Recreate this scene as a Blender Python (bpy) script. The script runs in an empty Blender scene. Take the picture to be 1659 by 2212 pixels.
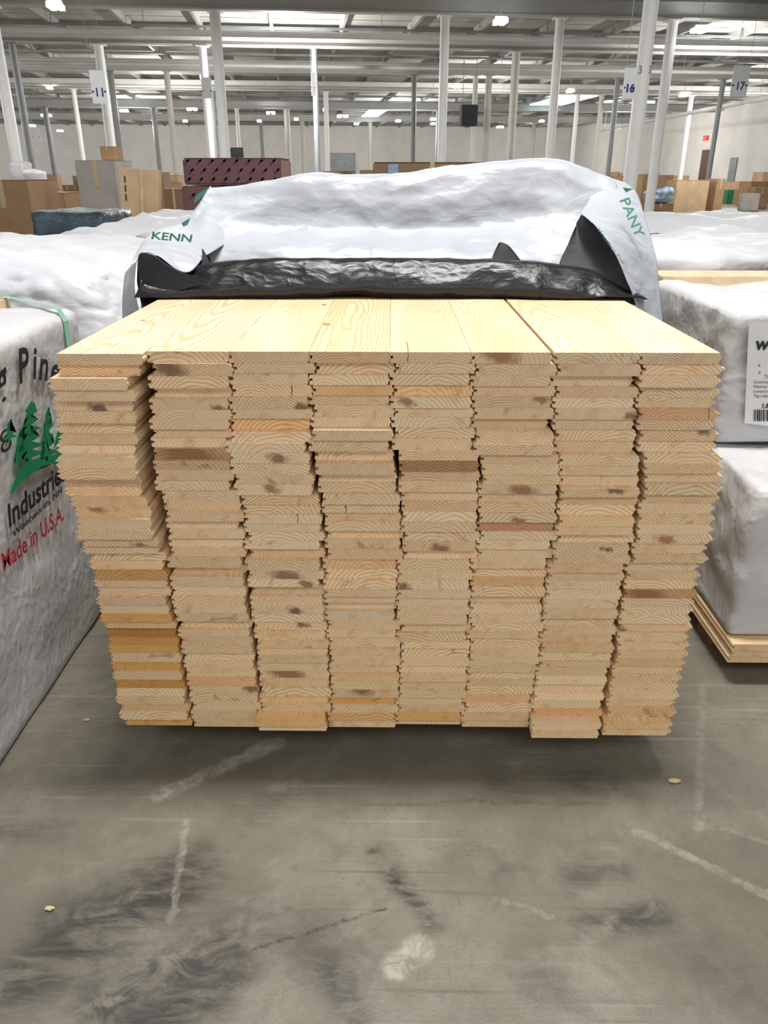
import bpy, bmesh, math, random
from mathutils import Vector, Matrix, Euler, noise
random.seed(7)
S = bpy.context.scene
COL = S.collection
try:
    S.view_settings.view_transform = 'Standard'
except Exception: pass
# ---------------------------------------------------------------- camera
H = 1.48; PIT = math.radians(23.67); YAW = math.radians(0.616); F = 1661.0
cd = bpy.data.cameras.new('camera'); cam = bpy.data.objects.new('camera', cd); COL.objects.link(cam)
cd.sensor_fit = 'VERTICAL'; cd.sensor_height = 36; cd.sensor_width = 27; cd.lens = F/2212*36
cd.clip_start = .05; cd.clip_end = 300
cam.location = (0, 0, H); cam.rotation_euler = (math.pi/2-PIT, 0, YAW); S.camera = cam
RM = Euler((math.pi/2-PIT, 0, YAW)).to_matrix(); O = Vector((0, 0, H))
def ray(px, py): return RM @ Vector((px-829.5, 1106-py, -F))
def aY(px, py, Y): d = ray(px, py); return O + d*(Y/d.y)
def aZ(px, py, Z): d = ray(px, py); return O + d*((Z-H)/d.z)
def aX(px, py, X): d = ray(px, py); return O + d*(X/d.x)
def proj(p):
    q = RM.transposed() @ (Vector(p)-O); return 829.5+F*q.x/-q.z, 1106-F*q.y/-q.z
TH = math.radians(7)
E1 = Vector((math.cos(TH), math.sin(TH), 0)); E2 = Vector((-math.sin(TH), math.cos(TH), 0))
def aD(px, py, D): d = ray(px, py); return O + d*(D/d.dot(E2))
def aE(px, py, E): d = ray(px, py); return O + d*(E/d.dot(E1))
def W(e, d, z): return E1*e + E2*d + Vector((0, 0, z))
# ---------------------------------------------------------------- materials
class NT:
    def __init__(s, name):
        s.m = bpy.data.materials.new(name); s.m.use_nodes = True
        s.t = s.m.node_tree; s.b = s.t.nodes['Principled BSDF']
    def n(s, typ, **kw):
        x = s.t.nodes.new(typ)
        for k, v in kw.items(): setattr(x, k, v)
        return x
    def put(s, sock, v):
        if isinstance(v, bpy.types.NodeSocket): s.t.links.new(v, sock)
        elif v is not None: sock.default_value = v
    def math(s, op, a, b=None, c=None, clamp=False):
        x = s.n('ShaderNodeMath', operation=op); x.use_clamp = clamp
        s.put(x.inputs[0], a); s.put(x.inputs[1], b)
        if c is not None: s.put(x.inputs[2], c)
        return x.outputs[0]
    def vm(s, op, a, b=None, scale=None):
        x = s.n('ShaderNodeVectorMath', operation=op); s.put(x.inputs[0], a)
        if b is not None: s.put(x.inputs[1], b)
        if scale is not None: s.put(x.inputs['Scale'], scale)
        return x.outputs['Value'] if op in ('DOT_PRODUCT', 'LENGTH', 'DISTANCE') else x.outputs[0]
    def mix(s, f, a, b, mode='MIX'):
        x = s.n('ShaderNodeMix', data_type='RGBA', blend_type=mode)
        s.put(x.inputs[0], f); s.put(x.inputs[6], a); s.put(x.inputs[7], b); return x.outputs[2]
    def rng(s, v, a, b, c=0., d=1., smooth=False):
        x = s.n('ShaderNodeMapRange'); x.clamp = True
        if smooth: x.interpolation_type = 'SMOOTHSTEP'
        s.put(x.inputs[0], v); s.put(x.inputs[1], a); s.put(x.inputs[2], b); s.put(x.inputs[3], c); s.put(x.inputs[4], d); return x.outputs[0]
    def noise(s, vec, scale, detail=3., rough=.5, dist=0.):
        x = s.n('ShaderNodeTexNoise'); s.put(x.inputs['Vector'], vec); x.inputs['Scale'].default_value = scale
        x.inputs['Detail'].default_value = detail; x.inputs['Roughness'].default_value = rough; x.inputs['Distortion'].default_value = dist
        return x.outputs['Fac']
    def bump(s, h, strength, dist=.01):
        x = s.n('ShaderNodeBump'); x.inputs['Strength'].default_value = strength; x.inputs['Distance'].default_value = dist
        s.put(x.inputs['Height'], h); s.t.links.new(x.outputs[0], s.b.inputs['Normal'])
def rgb(r, g, b):
    f = lambda c: (c/255/12.92 if c <= 10 else ((c/255+.055)/1.055)**2.4)
    return (f(r), f(g), f(b), 1)
def simple(name, col, rough=.6, metal=0., var=.12, scale=6., bump=0., emit=0.):
    t = NT(name); tc = t.n('ShaderNodeTexCoord').outputs['Object']
    nz = t.noise(tc, scale, 4.)
    dark = tuple(c*(1-var*2) for c in col[:3])+(1,); lite = tuple(min(1, c*(1+var)) for c in col[:3])+(1,)
    c = t.mix(t.rng(nz, .3, .7), dark, lite)
    t.put(t.b.inputs['Base Color'], c); t.b.inputs['Roughness'].default_value = rough; t.b.inputs['Metallic'].default_value = metal
    if bump: t.bump(t.noise(tc, scale*3, 4.), bump, .01)
    if emit:
        t.b.inputs['Emission Color'].default_value = col; t.b.inputs['Emission Strength'].default_value = emit
    return t.m
def wood_mat():
    t = NT('pine_wood'); tc = t.n('ShaderNodeTexCoord').outputs['Object']
    oi = t.n('ShaderNodeObjectInfo'); R = oi.outputs['Random']
    fr = lambda k: t.math('FRACT', t.math('MULTIPLY', R, k))
    r1, r2, r3, r4 = fr(97.3), fr(211.7), fr(431.1), fr(67.9)
    sp = t.n('ShaderNodeSeparateXYZ'); t.put(sp.inputs[0], tc); x, y, z = sp.outputs
    geo = t.n('ShaderNodeNewGeometry'); sn = t.n('ShaderNodeSeparateXYZ'); t.put(sn.inputs[0], geo.outputs['Normal'])
    end = t.math('LESS_THAN', sn.outputs[1], -.5)
    cb = t.n('ShaderNodeCombineXYZ'); t.put(cb.inputs[0], t.math('MULTIPLY', x, 14.)); t.put(cb.inputs[1], t.math('MULTIPLY', y, 2.2)); t.put(cb.inputs[2], t.math('ADD', t.math('MULTIPLY', z, 14.), t.math('MULTIPLY', R, 50.)))
    dn = t.noise(cb.outputs[0], 1., 2.)
    dx = t.math('SUBTRACT', x, t.math('ADD', .02, t.math('MULTIPLY', r1, .13)))
    pz = t.math('ADD', t.math('MULTIPLY', y, t.math('MULTIPLY', t.math('SUBTRACT', r3, .5), .12)), t.math('SUBTRACT', -.008, t.math('MULTIPLY', r2, .07)))
    dz = t.math('SUBTRACT', z, pz)
    rad = t.math('SQRT', t.math('ADD', t.math('MULTIPLY', dx, dx), t.math('MULTIPLY', dz, dz)))
    rad = t.math('ADD', rad, t.math('MULTIPLY', dn, .026))
    ring = t.math('SINE', t.math('MULTIPLY', rad, t.math('ADD', 600., t.math('MULTIPLY', r4, 700.))))
    ringm = t.rng(ring, -.2, 1., 0., 1., True)
    cf = t.n('ShaderNodeCombineXYZ'); t.put(cf.inputs[0], t.math('MULTIPLY', x, 260.)); t.put(cf.inputs[1], t.math('MULTIPLY', y, 5.)); t.put(cf.inputs[2], t.math('MULTIPLY', z, 260.))
    fib = t.noise(cf.outputs[0], 1., 2.)
    base = t.mix(1., rgb(249, 229, 197), oi.outputs['Color'], 'MULTIPLY')
    dk = t.mix(1., base, (.84, .65, .44, 1), 'MULTIPLY')
    c = t.mix(t.math('MULTIPLY', ringm, t.math('ADD', .35, t.math('MULTIPLY', r2, .5))), base, dk)
    c = t.mix(t.math('MULTIPLY', fib, .15), c, dk)
    hb = t.noise(cb.outputs[0], .5, 2.)
    c = t.mix(t.rng(hb, .48, .60, 0., .5), c, t.mix(1., base, (.95, .78, .58, 1), 'MULTIPLY'))
    ce = t.mix(t.math('MULTIPLY', ringm, t.math('ADD', .3, t.math('MULTIPLY', r2, .55))), base, t.mix(1., base, (.76, .58, .41, 1), 'MULTIPLY'))
    swn = t.noise(tc, 45., 3.)
    s1 = t.math('SINE', t.math('ADD', t.math('MULTIPLY', t.math('ADD', t.math('MULTIPLY', x, t.math('ADD', .45, t.math('MULTIPLY', r3, .7))), z), 950.), t.math('MULTIPLY', swn, 4.)))
    saw = t.math('MULTIPLY', t.rng(s1, -.1, .9), t.math('MULTIPLY', t.rng(swn, .3, .55, .3, 1.), t.rng(r4, .1, .5, .0, .95)))
    ce = t.mix(saw, ce, t.mix(1., ce, (.70, .57, .45, 1), 'MULTIPLY'))
    ce = t.mix(1., ce, (1., .965, .915, 1), 'MULTIPLY')
    gr = t.noise(tc, 420., 2.)
    ce = t.mix(t.rng(gr, .45, .75, 0., .3), ce, t.mix(1., ce, (.76, .62, .5, 1), 'MULTIPLY'))
    sh = t.vm('ADD', tc, t.vm('SCALE', (7., 3., 5.), scale=R))
    st = t.noise(sh, 24., 4., .6, .4)
    ce = t.mix(t.rng(st, .54, .72, 0., .5), ce, t.mix(1., ce, (.78, .58, .42, 1), 'MULTIPLY'))
    st2 = t.noise(sh, 11., 4., .7, 1.)
    ce = t.mix(t.rng(st2, .62, .70, 0., .65), ce, t.mix(1., ce, (.5, .36, .26, 1), 'MULTIPLY'))
    c = t.mix(end, c, ce)
    def attr(n): a = t.n('ShaderNodeAttribute', attribute_type='OBJECT', attribute_name=n); return a.outputs['Fac']
    wob = t.math('MULTIPLY', t.math('SUBTRACT', t.noise(tc, 70., 4., .65), .5), .026)
    def knot(u, v, au, av, ar, mask, sx=.55):
        a = t.math('MULTIPLY', t.math('SUBTRACT', u, attr(au)), sx); b = t.math('SUBTRACT', v, attr(av))
        b = t.math('ADD', b, t.math('MULTIPLY', a, .35))
        d = t.math('ADD', t.math('SQRT', t.math('ADD', t.math('MULTIPLY', a, a), t.math('MULTIPLY', b, b))), wob)
        rr = attr(ar)
        m = t.math('SUBTRACT', 1., t.rng(t.math('DIVIDE', d, t.math('MAXIMUM', rr, .0001)), .45, 1.15), None)
        return t.math('MULTIPLY', t.math('MULTIPLY', m, t.math('GREATER_THAN', rr, .0005)), mask)
    k1 = knot(x, z, 'knot_x', 'knot_z', 'knot_r', end)
    kc = t.mix(attr('knot_dark'), rgb(176, 122, 80), rgb(60, 42, 30))
    kc = t.mix(t.rng(gr, .3, .7, 0., .5), kc, rgb(136, 98, 66))
    c = t.mix(t.math('MULTIPLY', k1, .85), c, kc)
    up = t.math('GREATER_THAN', sn.outputs[2], .5)
    k2 = knot(x, t.math('MULTIPLY', y, .62), 'face_x', 'face_y', 'face_r', up, 1.)
    c = t.mix(t.math('MULTIPLY', k2, .85), c, rgb(150, 106, 72))
    ca = t.math('ABSOLUTE', t.math('SUBTRACT', t.math('ADD', x, t.math('MULTIPLY', wob, .5)), attr('crack_x')))
    cm = t.math('MULTIPLY', t.math('LESS_THAN', ca, .0009), t.math('GREATER_THAN', attr('crack_x'), .001))
    cm = t.math('MULTIPLY', cm, t.math('LESS_THAN', y, .12))
    c = t.mix(cm, c, rgb(80, 54, 36))
    t.put(t.b.inputs['Base Color'], c); t.b.inputs['Roughness'].default_value = .55
    t.bump(t.math('ADD', t.math('MULTIPLY', fib, .4), t.math('MULTIPLY', gr, t.math('MULTIPLY', end, .6))), .25, .002)
    return t.m
def sheet_mat(name, col, rough, crinkle=.3, tint=None, scale=3., facet=.5):
    # thin film: broad undulation plus flat facets (voronoi cells tilted at random) that meet in sharp creases
    t = NT(name); tc = t.n('ShaderNodeTexCoord').outputs['Object']
    n1 = t.noise(tc, scale, 2., .4, .6)
    mp = t.n('ShaderNodeMapping'); t.put(mp.inputs[0], tc); mp.inputs['Rotation'].default_value = (.5, .3, .7); mp.inputs['Scale'].default_value = (1., 2.6, 1.8)
    n2 = t.noise(mp.outputs[0], scale*2.2, 3., .5, 1.)
    nn = t.n('ShaderNodeTexNoise'); nn.inputs['Scale'].default_value = scale*1.5; t.put(nn.inputs['Vector'], tc)
    hgt = t.math('ADD', n1, t.math('MULTIPLY', n2, .45))
    for k, (s, w) in enumerate([(2.0, 1.), (4.6, .38)]):
        P = t.vm('ADD', mp.outputs[0] if k else tc, t.vm('SCALE', nn.outputs['Color'], scale=.25))
        v = t.n('ShaderNodeTexVoronoi', feature='F1'); v.inputs['Scale'].default_value = scale*s; t.put(v.inputs['Vector'], P)
        off = t.vm('SUBTRACT', t.vm('SCALE', P, scale=scale*s), t.vm('SCALE', v.outputs['Position'], scale=scale*s))
        tilt = t.vm('SUBTRACT', v.outputs['Color'], (.5, .5, .5))
        hgt = t.math('ADD', hgt, t.math('MULTIPLY', v.outputs['Distance'], w*facet*.7))
    dk = tint or tuple(c*.88 for c in col[:3])+(1,)
    t.put(t.b.inputs['Base Color'], t.mix(t.rng(n1, .35, .68), dk, col)); t.b.inputs['Roughness'].default_value = rough
    t.bump(hgt, crinkle, .03)
    return t.m
def floor_mat():
    t = NT('concrete_floor'); P = t.n('ShaderNodeNewGeometry').outputs['Position']
    n1 = t.noise(P, 1.3, 5., .6); n2 = t.noise(P, 9., 5., .65); n3 = t.noise(P, 160., 2.); n4 = t.noise(P, 3.2, 6., .7, .6); n5 = t.noise(P, 26., 5., .7, 1.)
    c = t.mix(t.rng(n1, .35, .65), rgb(116, 112, 100), rgb(139, 134, 121))
    c = t.mix(t.rng(n2, .42, .7, 0., .5), c, rgb(100, 96, 85))
    c = t.mix(t.rng(n4, .52, .68, 0., .45), c, rgb(154, 149, 137))
    c = t.mix(t.rng(n5, .54, .7, 0., .4), c, rgb(97, 92, 82))
    c = t.mix(t.rng(n3, .52, .8, 0., .4), c, rgb(90, 85, 76))
    for k, (rot, sc) in enumerate([(-35, (1.2, 60., 1.)), (20, (1.5, 45., 1.)), (75, (1., 50., 1.))]):
        mp = t.n('ShaderNodeMapping'); t.put(mp.inputs[0], P); mp.inputs['Rotation'].default_value = (0, 0, math.radians(rot)); mp.inputs['Scale'].default_value = sc; mp.inputs['Location'].default_value = (k*3.3, k*1.7, 0)
        ns = t.noise(mp.outputs[0], 1., 1.)
        m = t.math('MULTIPLY', t.rng(ns, .65, .72), t.rng(n1, .44, .56))
        c = t.mix(t.math('MULTIPLY', m, .4), c, rgb(168, 163, 150) if k != 1 else rgb(80, 77, 71))
    wn = t.n('ShaderNodeTexNoise'); wn.inputs['Scale'].default_value = 16.; wn.inputs['Detail'].default_value = 6.; wn.inputs['Roughness'].default_value = .7; t.put(wn.inputs['Vector'], P)
    Pd = t.vm('ADD', P, t.vm('SCALE', t.vm('SUBTRACT', wn.outputs['Color'], (.5, .5, .5)), scale=.05))
    def seg(p, q, w, soft=.4):
        a = aZ(p[0], p[1], 0); b = aZ(q[0], q[1], 0); ba = b-a
        pa = t.vm('SUBTRACT', Pd, tuple(a)); h = t.math('DIVIDE', t.vm('DOT_PRODUCT', pa, tuple(ba)), ba.length_squared, clamp=True)
        d = t.vm('LENGTH', t.vm('SUBTRACT', pa, t.vm('SCALE', tuple(ba), scale=h)))
        return t.rng(d, w*soft, w, 1., 0., True)
    def streak(rot, sc):
        m = t.n('ShaderNodeMapping'); t.put(m.inputs[0], P); m.inputs['Rotation'].default_value = (0, 0, math.radians(rot)); m.inputs['Scale'].default_value = sc
        return t.noise(m.outputs[0], 1., 6., .7, .8)
    sA = streak(-42, (7., 26., 1.)); sB = streak(40, (7., 24., 1.)); sC = streak(-30, (11., 16., 1.))
    for p, q, w, s, sn_ in [((60, 2110), (400, 1900), .15, 1., sA), ((240, 2170), (470, 2060), .14, 1., sC), ((130, 2000), (330, 1930), .13, .8, sC), ((300, 2212), (480, 2130), .10, 1., sA), ((815, 1845), (935, 1995), .045, 1.1, sB), ((320, 1880), (430, 1850), .06, .6, sA),
                       ((1270, 1995), (1430, 1975), .06, .9, sC), ((700, 2090), (780, 2190), .07, .8, sB), ((560, 1990), (740, 2060), .14, .5, sC), ((930, 1730), (1300, 1738), .012, .5, n5),
                       ((540, 2052), (830, 1962), .008, 1., n5), ((1100, 1700), (1300, 1690), .1, .45, sA), ((1240, 1900), (1330, 1880), .07, .7, sB), ((1140, 2090), (1240, 2170), .08, .4, sA), ((640, 1700), (560, 1760), .08, .4, sB), ((1000, 1850), (1100, 1880), .10, .4, sC), ((0, 1800), (120, 1790), .08, .5, sA), ((1500, 2050), (1600, 2150), .12, .3, sC)]:
        m = t.math('MULTIPLY', seg(p, q, w, .0), t.rng(sn_, .40, .58, .15, 1.))
        c = t.mix(t.math('MULTIPLY', m, min(1, s*.9)), c, rgb(56, 55, 56))
    for p, q, w, s in [((345, 1718), (600, 1603), .038, .85), ((1519, 1480), (1508, 1790), .016, .35), ((402, 1775), (372, 1985), .014, .45), ((1375, 1797), (1680, 1945), .017, .5),
                       ((855, 2092), (905, 2045), .042, 1.), ((1070, 1942), (1195, 1982), .013, .5), ((590, 1705), (640, 1690), .025, .3), ((1560, 1790), (1660, 1820), .01, .25)]:
        m = t.math('MULTIPLY', seg(p, q, w, .3), t.rng(n5, .38, .62, 1., .2))
        c = t.mix(t.math('MULTIPLY', m, min(1, s)), c, rgb(178, 173, 161))
    t.put(t.b.inputs['Base Color'], c); t.put(t.b.inputs['Roughness'], t.rng(n4, .3, .7, .24, .40))
    t.bump(t.math('ADD', n3, t.math('ADD', n2, n5)), .08, .004)
    return t.m
def carton_mat(name, col):
    return simple(name, col, .75, 0, .08, 3., .15)
M = dict(
    wood=wood_mat(), floor=floor_mat(),
    white=sheet_mat('white_woven_wrap', rgb(182, 187, 194), .38, .42, rgb(170, 175, 184), 3., .6),
    white2=sheet_mat('white_pack_wrap', rgb(210, 210, 211), .42, .42, rgb(196, 197, 200), 3.2, .6),
    white3=sheet_mat('white_far_pack_wrap', rgb(214, 216, 221), .42, .5, rgb(200, 203, 211), 2.4, .6),
    black=sheet_mat('black_lining', (.007, .007, .009, 1), .36, .34, (.005, .005, .007, 1), 4., .7),
    navy=sheet_mat('black_lining_matte', (.006, .007, .012, 1), .65, .1, (.005, .006, .010, 1), 4.),
    green=simple('green_ink', rgb(76, 142, 124), .5), greenl=simple('green_logo_ink', rgb(28, 140, 92), .5), ink=simple('black_ink', rgb(36, 40, 44), .5), red=simple('red_ink', rgb(176, 46, 62), .5),
    blue=simple('blue_ink', rgb(46, 58, 112), .5), grey=simple('grey_ink', rgb(120, 126, 128), .5),
    strap=simple('green_strap', rgb(132, 182, 160), .4),
    ceil=simple('ceiling_deck', rgb(180, 179, 175), .8, 0, .06, .6), beam=simple('painted_steel_beam', rgb(198, 198, 194), .6, 0, .05, 1.),
    purlin=simple('purlin_steel', rgb(162, 162, 158), .6, 0, .08, 1.),
    wall=simple('painted_block_wall', rgb(234, 232, 228), .8, 0, .04, .7), colw=simple('white_column_paint', rgb(238, 239, 239), .45, 0, .03, 2.),
    colg=simple('galvanised_grey', rgb(146, 152, 155), .45, .1, .08, 2.), colc=simple('cream_column_paint', rgb(210, 208, 198), .5, 0, .05, 2.),
    lamp=simple('lamp_diffuser', (1, 1, 1, 1), .5, emit=14.), sky=simple('skylight_glazing', (.72, .88, 1, 1), .5, emit=2.2), dark=simple('dark_metal', rgb(52, 54, 58), .5, .2),
    sign=simple('sign_board', rgb(216, 219, 223), .5, 0, .03), card=carton_mat('cardboard', rgb(174, 142, 108)), card2=carton_mat('light_cardboard', rgb(196, 168, 132)), card3=carton_mat('dark_cardboard', rgb(148, 120, 94)),
    cardg=carton_mat('grey_white_board', rgb(186, 182, 177)), pink=carton_mat('pinkish_carton', rgb(146, 108, 106)), purple=simple('purple_print', rgb(104, 72, 128), .6), tape=simple('packing_tape', rgb(206, 184, 148), .25),
    shrink=sheet_mat('blue_grey_shrink_wrap', rgb(104, 122, 132), .2, .6, rgb(60, 76, 88), 4.), bluebag=sheet_mat('pale_blue_plastic', rgb(168, 190, 212), .3, .6, rgb(110, 134, 170), 2.),
    door=simple('brown_door_paint', rgb(92, 62, 50), .5), exitr=simple('exit_sign_red', rgb(215, 40, 36), .5, emit=.8), greenbin=simple('green_plastic', rgb(30, 120, 80), .4), bluebin=simple('dark_blue_plastic', rgb(34, 52, 110), .4),
    chip=simple('wood_chip', rgb(214, 196, 160), .7), bag=simple('tan_sack', rgb(138, 106, 74), .8), bearer=simple('bearer_wood', rgb(120, 92, 62), .8, 0, .15, 12.), plank=simple('pack_board_edges', rgb(222, 198, 162), .6, 0, .08, 14.))
# ---------------------------------------------------------------- builders
ORG = {}
def link(o, parent, loc=None):
    COL.objects.link(o)
    if parent is not None: o.parent = parent; ORG[o.name] = ORG[parent.name]
    else: ORG[o.name] = Vector(loc or (0, 0, 0)); o.location = ORG[o.name]
def mo(name, bm, mat, parent=None, smooth=False, loc=None, label=None):
    off = ORG[parent.name] if parent is not None else Vector(loc or (0, 0, 0))
    for v in bm.verts: v.co -= off
    bmesh.ops.recalc_face_normals(bm, faces=bm.faces[:])
    me = bpy.data.meshes.new(name); bm.to_mesh(me); bm.free()
    if smooth:
        for p in me.polygons: p.use_smooth = True
    me.materials.append(mat)
    o = bpy.data.objects.new(name, me); link(o, parent, loc)
    if label: o['label'] = label
    return o
def tag(o, label, cat, group=None):
    o['label'] = label; o['category'] = cat
    if group: o['group'] = group
    return o
def thing(name, loc, label, cat, group=None):
    o = bpy.data.objects.new(name, None); o.empty_display_size = .1; link(o, None, loc); return tag(o, label, cat, group)
def struct(o): o['kind'] = 'structure'; return o
def hexa(bm, p):
    v = [bm.verts.new(q) for q in p]
    for f in ((0, 3, 2, 1), (4, 5, 6, 7), (0, 1, 5, 4), (1, 2, 6, 5), (2, 3, 7, 6), (3, 0, 4, 7)): bm.faces.new([v[i] for i in f])
    return v
def bev(bm, v, bevel):
    if bevel:
        es = {e for x in v for e in x.link_edges}
        bmesh.ops.bevel(bm, geom=list(es), offset=bevel, segments=2, affect='EDGES')
def box(bm, a, b, bevel=0):
    a, b = Vector(a), Vector(b)
    bev(bm, hexa(bm, [(a.x, a.y, a.z), (b.x, a.y, a.z), (b.x, b.y, a.z), (a.x, b.y, a.z), (a.x, a.y, b.z), (b.x, a.y, b.z), (b.x, b.y, b.z), (a.x, b.y, b.z)]), bevel)
def obox(bm, c, ax, ay, lx, ly, z0, z1, bevel=0):
    ax, ay = Vector(ax), Vector(ay); c = Vector((c[0], c[1], 0))
    q = [c-ax*lx/2-ay*ly/2, c+ax*lx/2-ay*ly/2, c+ax*lx/2+ay*ly/2, c-ax*lx/2+ay*ly/2]
    bev(bm, hexa(bm, [p+Vector((0, 0, z0)) for p in q]+[p+Vector((0, 0, z1)) for p in q]), bevel)
def cyl(bm, p, q, r, n=14):
    p, q = Vector(p), Vector(q); d = (q-p).normalized(); u = d.orthogonal().normalized(); w = d.cross(u)
    A = [bm.verts.new(p+(u*math.cos(i*2*math.pi/n)+w*math.sin(i*2*math.pi/n))*r) for i in range(n)]
    B = [bm.verts.new(q+(u*math.cos(i*2*math.pi/n)+w*math.sin(i*2*math.pi/n))*r) for i in range(n)]
    for i in range(n): bm.faces.new((A[i], A[(i+1) % n], B[(i+1) % n], B[i]))
    bm.faces.new(A[::-1]); bm.faces.new(B)
def poly(bm, pts): return bm.faces.new([bm.verts.new(p) for p in pts])
def text(body, size, org, xd, yd, mat, parent, name='lettering', shear=0., xs=1., bold=0., label=None):
    cu = bpy.data.curves.new('t', 'FONT'); cu.body = body; cu.size = size; cu.shear = shear; cu.offset = bold; cu.resolution_u = 3
    o = bpy.data.objects.new('t', cu); me = bpy.data.meshes.new_from_object(o); bpy.data.objects.remove(o)
    xd, yd = Vector(xd).normalized(), Vector(yd).normalized(); off = ORG[parent.name]
    for v in me.vertices: v.co = Vector(org)-off+xd*v.co.x*xs+yd*v.co.y
    me.materials.append(mat); me.name = name
    o = bpy.data.objects.new(name, me); link(o, parent)
    if label: o['label'] = label
    return o
def cr(pts, n):
    out = []; m = len(pts)-1
    for i in range(n):
        u = i/(n-1)*m; k = min(int(u), m-1); f = u-k
        p0, p1, p2, p3 = pts[max(k-1, 0)], pts[k], pts[k+1], pts[min(k+2, m)]
        out.append(.5*((2*p1)+(p2-p0)*f+(2*p0-5*p1+4*p2-p3)*f*f+(3*p1-p0-3*p2+p3)*f**3))
    return out
def wrinkle(q):
    r = noise.noise(q*.8)
    a = abs(noise.noise(q*1.1+Vector((9, 2, 4)))); b = abs(noise.noise(q*2.0+Vector((3, 7, 1)))); c = abs(noise.noise(q*3.3+Vector((1, 5, 8))))
    return r*1.1+(.3-a)*1.1+(.25-b)*.6+(.25-c)*.25
def patch(name, rows, mat, parent, nu=80, nv=40, amp=.01, sc=6., seed=0., thick=.0012):
    rs = [cr(r, nu) for r in rows]; cols = [cr([r[i] for r in rs], nv) for i in range(nu)]
    bm = bmesh.new(); g = []
    for i in range(nu):
        row = []
        for j in range(nv):
            p = cols[i][j]
            a = cols[min(i+1, nu-1)][j]-cols[max(i-1, 0)][j]; b = cols[i][min(j+1, nv-1)]-cols[i][max(j-1, 0)]
            n = a.cross(b); n = n.normalized() if n.length > 1e-9 else Vector((0, -1, 0))
            row.append(bm.verts.new(p+n*wrinkle(Vector((p.x*sc*.8+seed, p.y*sc, p.z*sc*1.3)))*amp))
        g.append(row)
    for i in range(nu-1):
        for j in range(nv-1): bm.faces.new((g[i][j], g[i+1][j], g[i+1][j+1], g[i][j+1]))
    o = mo(name, bm, mat, parent, smooth=True)
    s = o.modifiers.new('thickness', 'SOLIDIFY'); s.thickness = thick; s.offset = 0
    return o
def wrapbox(name, a, b, mat, parent, step=.06, r=.03, amp=.012, sc=5., seed=0., sag=0., loc=None, bottom=True, front=True):
    a, b = Vector(a), Vector(b); n = [max(2, int(round((b[i]-a[i])/step))) for i in range(3)]
    bm = bmesh.new(); V = {}
    def vert(i, j, k):
        if (i, j, k) in V: return V[(i, j, k)]
        p = Vector((a.x+(b.x-a.x)*i/n[0], a.y+(b.y-a.y)*j/n[1], a.z+(b.z-a.z)*k/n[2]))
        q = Vector([min(max(p[t], a[t]+r), b[t]-r) for t in range(3)])
        d = p-q
        nn = d.normalized() if d.length > 1e-7 else Vector((0, 0, 1))
        if d.length > 1e-7: p = q+nn*r
        h = wrinkle(Vector((p.x*sc+seed*3.1, p.y*sc*.8, p.z*sc)))
        lim = 1 if k > 0 else .2
        p = p+nn*(h-.35)*amp*lim
        if sag and k == n[2]: p.z -= sag*(.5+.5*math.sin(p.x*3+seed))*(.5+.5*math.sin(p.y*2.3+seed))
        if p.z < a.z: p.z = a.z
        V[(i, j, k)] = bm.verts.new(p); return V[(i, j, k)]
    for i in range(n[0]):
        for j in range(n[1]):
            bm.faces.new([vert(i, j, n[2]), vert(i+1, j, n[2]), vert(i+1, j+1, n[2]), vert(i, j+1, n[2])])
            if bottom: bm.faces.new([vert(i, j, 0), vert(i, j+1, 0), vert(i+1, j+1, 0), vert(i+1, j, 0)])
    for i in range(n[0]):
        for k in range(n[2]):
            if front: bm.faces.new([vert(i, 0, k), vert(i+1, 0, k), vert(i+1, 0, k+1), vert(i, 0, k+1)])
            bm.faces.new([vert(i, n[1], k), vert(i, n[1], k+1), vert(i+1, n[1], k+1), vert(i+1, n[1], k)])
    for j in range(n[1]):
        for k in range(n[2]):
            bm.faces.new([vert(0, j, k), vert(0, j, k+1), vert(0, j+1, k+1), vert(0, j+1, k)])
            bm.faces.new([vert(n[0], j, k), vert(n[0], j+1, k), vert(n[0], j+1, k+1), vert(n[0], j, k+1)])
    return mo(name, bm, mat, parent, smooth=True, loc=loc)
# ---------------------------------------------------------------- room shell
CZ = 6.3
bm = bmesh.new(); q = [W(-48, -14, 0), W(31, -14, 0), W(31, 92, 0), W(-48, 92, 0)]
hexa(bm, [p-Vector((0, 0, .2)) for p in q]+q); struct(mo('floor', bm, M['floor']))
bm = bmesh.new(); hexa(bm, [p+Vector((0, 0, CZ)) for p in q]+[p+Vector((0, 0, CZ+.2)) for p in q]); ceiling = struct(mo('ceiling', bm, M['ceil']))
bm = bmesh.new(); p = [W(-48, 92, 0), W(31, 92, 0), W(31, 92.3, 0), W(-48, 92.3, 0)]; hexa(bm, p+[x+Vector((0, 0, CZ)) for x in p]); struct(mo('wall_back', bm, M['wall']))
bm = bmesh.new(); p = [W(31, -14, 0), W(31.3, -14, 0), W(31.3, 92, 0), W(31, 92, 0)]; hexa(bm, p+[x+Vector((0, 0, CZ)) for x in p]); struct(mo('wall_right', bm, M['wall']))
bm = bmesh.new(); p = [W(-48.3, -14, 0), W(-48, -14, 0), W(-48, 92, 0), W(-48.3, 92, 0)]; hexa(bm, p+[x+Vector((0, 0, CZ)) for x in p]); struct(mo('wall_left', bm, M['wall']))
ROWS = [15, 20, 25, 31.5, 39, 47, 59, 72]
BB = 5.58
for D in ROWS:
    bm = bmesh.new()
    for (w, z0, z1) in ((.32, BB, BB+.05), (.06, BB+.05, CZ-.3), (.32, CZ-.3, CZ-.25)):
        obox(bm, W(-8.5, D, 0), E1, E2, 78, w, z0, z1)
    mo('beam', bm, M['beam'], ceiling)
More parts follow.
